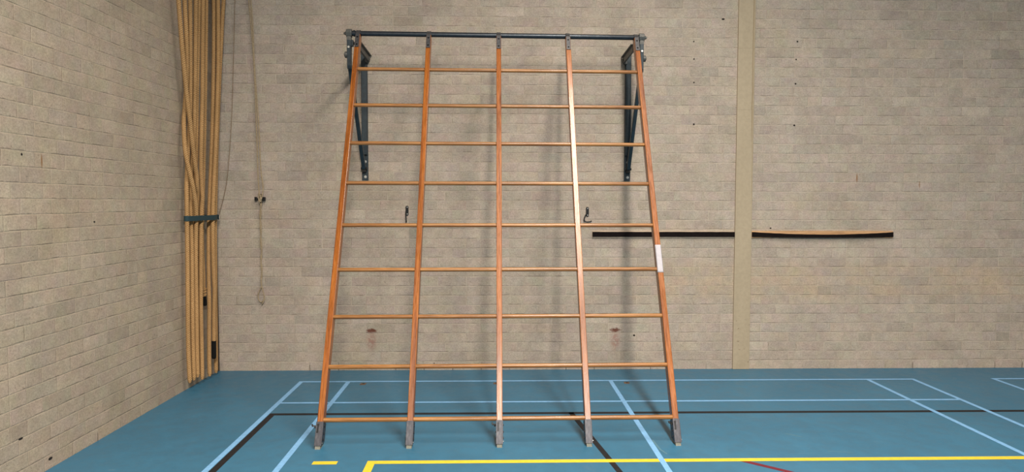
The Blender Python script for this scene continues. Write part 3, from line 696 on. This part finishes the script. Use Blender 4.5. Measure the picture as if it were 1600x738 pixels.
ROPES['j'] = [(-3.8558, 0.3885, 4.4), (-3.8562, 0.3825, 4.3), (-3.8565, 0.3768, 4.2), (-3.8565, 0.3714, 4.1), (-3.8563, 0.3668, 4.0), (-3.8561, 0.3643, 3.9), (-3.8583, 0.3664, 3.8), (-3.8685, 0.3725, 3.7), (-3.8757, 0.3707, 3.6), (-3.8812, 0.3666, 3.5), (-3.886, 0.3617, 3.4), (-3.8907, 0.3563, 3.3), (-3.8954, 0.3504, 3.2), (-3.8998, 0.3439, 3.1), (-3.9044, 0.3387, 3.0), (-3.9091, 0.3346, 2.9), (-3.9138, 0.3311, 2.8), (-3.9185, 0.3278, 2.7), (-3.9231, 0.3248, 2.6), (-3.9277, 0.3218, 2.5), (-3.9321, 0.3188, 2.4), (-3.9362, 0.3159, 2.3), (-3.9399, 0.3131, 2.2), (-3.943, 0.3103, 2.1), (-3.9458, 0.3071, 2.0), (-3.9483, 0.3032, 1.9), (-3.9504, 0.2982, 1.8), (-3.9522, 0.2924, 1.7), (-3.9535, 0.287, 1.6), (-3.9543, 0.2827, 1.5), (-3.9547, 0.2794, 1.4), (-3.9549, 0.2766, 1.3), (-3.9549, 0.2741, 1.2), (-3.955, 0.2716, 1.1), (-3.955, 0.269, 1.0), (-3.955, 0.2662, 0.9), (-3.955, 0.2633, 0.8), (-3.955, 0.2603, 0.7), (-3.955, 0.2573, 0.6), (-3.955, 0.2543, 0.5), (-3.955, 0.2513, 0.4), (-3.955, 0.2483, 0.3), (-3.955, 0.2454, 0.2), (-3.955, 0.2426, 0.1), (-3.955, 0.2408, 0.029)]
HULL = [(-4.0137, 0.0595), (-4.012, -0.1265), (-4.0112, -0.1323), (-3.9968, -0.2373), (-3.9813, -0.349), (-3.9796, -0.3541), (-3.9773, -0.3596), (-3.9737, -0.3643), (-3.969, -0.3679), (-3.9635, -0.3702), (-3.9576, -0.371), (-3.9518, -0.3702), (-3.9463, -0.3679), (-3.9416, -0.3643), (-3.938, -0.3596), (-3.9357, -0.3541), (-3.9099, -0.2119), (-3.9092, -0.206), (-3.8847, 0.1102), (-3.8845, 0.1152), (-3.8853, 0.121), (-3.9311, 0.295), (-3.9334, 0.3004), (-3.937, 0.3051), (-3.9417, 0.3087), (-3.9472, 0.311), (-3.953, 0.3118), (-3.9589, 0.311), (-3.9644, 0.3087), (-3.9691, 0.3051), (-3.9727, 0.3004), (-3.975, 0.295), (-3.9754, 0.2929), (-3.9757, 0.2915), (-4.0124, 0.0708), (-4.0132, 0.0649), (-4.0135, 0.0617)]
RLAB = {'a': 'thick tan climbing rope left-most at the top, sliding behind its neighbour lower down',
        'b': 'thick tan climbing rope crossing diagonally in front just above the dark strap',
        'c': 'thick tan climbing rope left-most of the ropes below the strap',
        'd': 'thick tan climbing rope second from the left below the strap',
        'e': 'thick tan climbing rope fifth from left at the top, hidden behind others lower down',
        'f': 'thick tan climbing rope on the right side of the left bundle, reaching the floor',
        'g': 'tan climbing rope ending in a frayed knot and black tip in the gap between bundles',
        'h': 'thick tan climbing rope left in the small right-hand bundle beside the gap',
        'i': 'tan climbing rope with a long black taped end above the floor',
        'j': 'thick tan climbing rope furthest right, against the corner of the back wall'}
def rope(key, pts):
    R = .0205
    o = empty('climbing_rope', pts[-1])
    tag(o, RLAB[key], 'rope', 'climbing ropes strapped together in the corner')
    ST = .0042; P = cr(pts, ST)
    sl = {'i': .178, 'g': .10}.get(key, 0)
    if sl:
        kk = int(sl / ST); Q = P[-kk-1:]; P = P[:-kk+2]
    bm = bmesh.new()
    tap = lambda t: 1 if t < .993 else max(.55, 1 - (t - .993)*60)
    sweep(bm, P, lobes(R, 3, 6, .20), 2*PI/.054, scale=None if sl else tap)
    link('strand', bm, M_rope, o, None, True)
    if sl:
        bm = bmesh.new(); sweep(bm, Q, [R*1.04 + .0006*math.sin(j*2.1) for j in range(16)], 0, scale=lambda t: 1 if t < .93 else 1 - (t - .93)*3)
        tag(link('taped_end', bm, M_sleeve, o, None, True), 'black taped rope end')
    if key == 'g':
        bm = bmesh.new(); c = Vector(P[-1]) + Vector((.006, -.006, .06))
        ring = [c + Vector((.015*math.cos(q*.7), .014*math.sin(q*.7)-.006, .003*q - .035)) for q in range(24)]
        sweep(bm, ring, [.0085]*8, 0)
        for q in range(16):
            a = random.uniform(-1.6, 1.0); p0 = c + Vector((.012*math.cos(a), .016*math.sin(a), random.uniform(-.02, .03)))
            d = Vector((random.uniform(-.01, .03), random.uniform(-.03, .0), random.uniform(-.05, .04)))
            sweep(bm, [p0, p0 + d*.5 + Vector((0, 0, -.004)), p0 + d + Vector((0, 0, -.014))], [.0016]*5, 0)
        tag(link('frayed_knot', bm, M_rope, o, None, True), 'frayed knot of loose fibres')
for k_, p_ in ROPES.items(): rope(k_, p_)

# strap that holds them: one closed band with an overlapping tail
def band(z0, z1):
    c = HULL
    P = [Vector((x, y, 0)) for x, y in c]; P.append(P[0])
    D = []
    for a, b in zip(P, P[1:]):
        kq = max(1, int((b - a).length/.02))
        for q in range(kq): D.append(a.lerp(b, q/kq))
    bm = bmesh.new(); n = len(D); cen = sum(D, Vector())/n
    ri = []
    for i_, p in enumerate(D):
        t = (D[(i_+1) % n] - D[i_-1]).normalized(); nn = Vector((t.y, -t.x, 0))
        if nn.dot(p - cen) < 0: nn = -nn
        q = p + nn*.004; zz = .0007*math.sin(i_*.5)
        ri.append([bm.verts.new((v.x, v.y, z + zz)) for v, z in ((p, z0), (q, z0), (q, z1), (p, z1))])
    for i_ in range(n):
        a, b = ri[i_], ri[(i_+1) % n]
        for j in range(4): bm.faces.new((a[j], a[(j+1) % 4], b[(j+1) % 4], b[j]))
    # the buckle tail lies over the right end of the band
    far = max(HULL, key=lambda h: h[1] + .6*h[0]); nx = min(HULL, key=lambda h: abs(math.hypot(h[0] - far[0], h[1] - far[1]) - .07) - h[0])
    tq = Vector((far[0] - nx[0], far[1] - nx[1], 0)); ta = math.atan2(tq.y, tq.x)
    mid = Vector(((far[0] + nx[0])/2, (far[1] + nx[1])/2, (z0 + z1)/2 - .002)) + Vector((math.sin(ta), -math.cos(ta), 0))*.0075
    box(bm, (0, 0, 0), (.05, .004, (z1 - z0)*1.02), Matrix.Translation(mid) @ Matrix.Rotation(ta, 4, 'Z'), .001)
    return bm
tag(link('rope_strap', band(1.579, 1.627), M_strapblue, None, None, True), 'dark teal webbing strap bound round the climbing ropes', 'strap')

# ------------------------------------------------------------------ pull cord on its cleat
r = empty('pull_cord', (-3.543, W, .70))
tag(r, 'doubled thin beige cord hanging down the wall right of the ropes, wound on a cleat', 'cord')
def cordpart(name, pts, rad, mat, par, tw=True):
    bm = bmesh.new(); sweep(bm, cr(pts, .012), lobes(rad, 3, 4, .05) if tw else [rad]*8, 2*PI/.04 if tw else 0)
    return link(name, bm, mat, par, None, True)
CORD1 = [(-3.626, 0.41, 3.792), (-3.605, 0.41, 3.537), (-3.587, 0.41, 3.217), (-3.574, 0.41, 2.832), (-3.565, 0.41, 2.379), (-3.554, 0.405, 1.923), (-3.54, 0.395, 1.825), (-3.526, 0.39, 1.78)]
CORD2 = [(-3.602, 0.405, 3.791), (-3.589, 0.41, 3.537), (-3.581, 0.41, 3.217), (-3.561, 0.41, 2.832), (-3.544, 0.41, 2.509), (-3.528, 0.41, 2.054), (-3.509, 0.405, 1.91), (-3.514, 0.395, 1.825), (-3.533, 0.39, 1.754)]
TAIL1 = [(-3.539, 0.41, 1.74), (-3.536, 0.415, 1.629), (-3.548, 0.415, 1.531), (-3.543, 0.42, 1.399), (-3.535, 0.415, 1.267), (-3.548, 0.42, 1.168), (-3.535, 0.415, 1.069), (-3.548, 0.42, 0.97), (-3.544, 0.415, 0.891), (-3.573, 0.42, 0.824), (-3.582, 0.42, 0.784), (-3.572, 0.418, 0.741), (-3.551, 0.416, 0.721), (-3.531, 0.418, 0.738)]
TAIL2 = [(-3.528, 0.415, 1.74), (-3.551, 0.42, 1.629), (-3.54, 0.42, 1.53), (-3.537, 0.415, 1.465), (-3.549, 0.42, 1.346), (-3.538, 0.42, 1.214), (-3.547, 0.415, 1.122), (-3.538, 0.42, 1.003), (-3.549, 0.42, 0.923), (-3.529, 0.415, 0.838), (-3.517, 0.415, 0.771), (-3.526, 0.41, 0.725), (-3.543, 0.41, 0.699)]
WIRE = [(-3.769, 0.425, 3.795), (-3.785, 0.425, 3.411), (-3.802, 0.425, 3.026), (-3.821, 0.425, 2.639), (-3.846, 0.425, 2.314), (-3.885, 0.425, 1.956), (-3.919, 0.42, 1.792), (-3.963, 0.41, 1.628)]
up_ = lambda L: [tuple(L[0][i] + (L[0][i] - L[1][i])*(4.6 - L[0][2])/(L[0][2] - L[1][2]) for i in range(3))] + L
cordpart('line', up_(CORD1), .0072, M_cord, r)
cordpart('line', up_(CORD2), .0072, M_cord, r)
cordpart('tail', TAIL1, .0064, M_cord, r); cordpart('tail', TAIL2, .0068, M_cord, r)
cz = 1.786; cxx = -3.545
wr = []
for q in range(40):
    a = q*2*PI/12; wr.append((cxx + .013*math.sin(a*.5 + .4)*1.1, W - .036 - .017*math.cos(a), cz + .040*math.sin(a) - .004 + .0009*q - .018))
cordpart('winding', wr, .0050, M_cord, r)
cl = empty('cleat', (cxx, W, cz)); tag(cl, 'small black double-ended cleat the pull cord is wound on', 'cleat')
bm = bmesh.new(); box(bm, (cxx, W - .004, cz), (.03, .008, .10), bev=.003); cyl(bm, (cxx, W - .006, cz), (cxx, W - .032, cz), .010, 12); link('base', bm, M_dark, cl)
bm = bmesh.new()
box(bm, (cxx - .041, W - .035, cz + .001), (.023, .024, .038), bev=.004); box(bm, (cxx + .042, W - .035, cz), (.030, .024, .040), bev=.004)
box(bm, (cxx, W - .034, cz), (.08, .012, .014), bev=.003)
link('horn', bm, M_dark, cl)
o = cordpart('thin_cord', up_(WIRE), .0028, M_wire, None, False)
tag(o, 'very thin brown line running down the wall between the ropes and the pull cord', 'cord')

# ------------------------------------------------------------------ worn floor sockets below the bar
for x, lab in ((-2.413, 'small rusty floor socket near the wall, right of the left-most upright foot'),
               (-1.128, 'small rusty floor socket near the wall, half hidden by the middle upright'),
               (.144, 'small rusty floor socket near the wall, just right of the pale blue centre line')):
    y = -.11
    r = empty('floor_socket', (x, y, 0)); tag(r, lab, 'floor socket', 'rusty floor sockets in front of the wall')
    bm = bmesh.new(); prism(bm, [(x - .028, y - .030), (x + .024, y - .033), (x + .031, y + .028), (x - .022, y + .030)], .0003, .0025)
    link('plate', bm, M_rust, r)
    bm = bmesh.new(); cyl(bm, (x + .004, y + .006, .002), (x + .004, y + .006, .0035), .013, 16); link('hole', bm, M_hole, r)

# ------------------------------------------------------------------ light: ceiling strips of the hall
def strip(x, y0, y1, z, w, power, col=(1, .93, .82), spread=180):
    l = bpy.data.lights.new('ceiling_strip', 'AREA'); l.shape = 'RECTANGLE'; l.size = w; l.size_y = abs(y1 - y0); l.energy = power; l.color = col; l.spread = math.radians(spread)
    o = bpy.data.objects.new('ceiling_strip', l); C.objects.link(o); o.location = (x, (y0 + y1)/2, z)
    return o
strip(.10, -2.15, -6.0, 6.0, .32, 325, spread=150)
strip(-.2, -8.5, -14.5, 6.0, .65, 2320)
wd = bpy.data.worlds.new('hall_ambient'); SC.world = wd; wd.use_nodes = True
wd.node_tree.nodes['Background'].inputs[0].default_value = (1, .95, .89, 1); wd.node_tree.nodes['Background'].inputs[1].default_value = .22
SC.view_settings.view_transform = 'Standard'; SC.view_settings.look = 'None'; SC.view_settings.gamma = 1; SC.view_settings.use_curve_mapping = False
SC.view_settings.exposure = 0.0
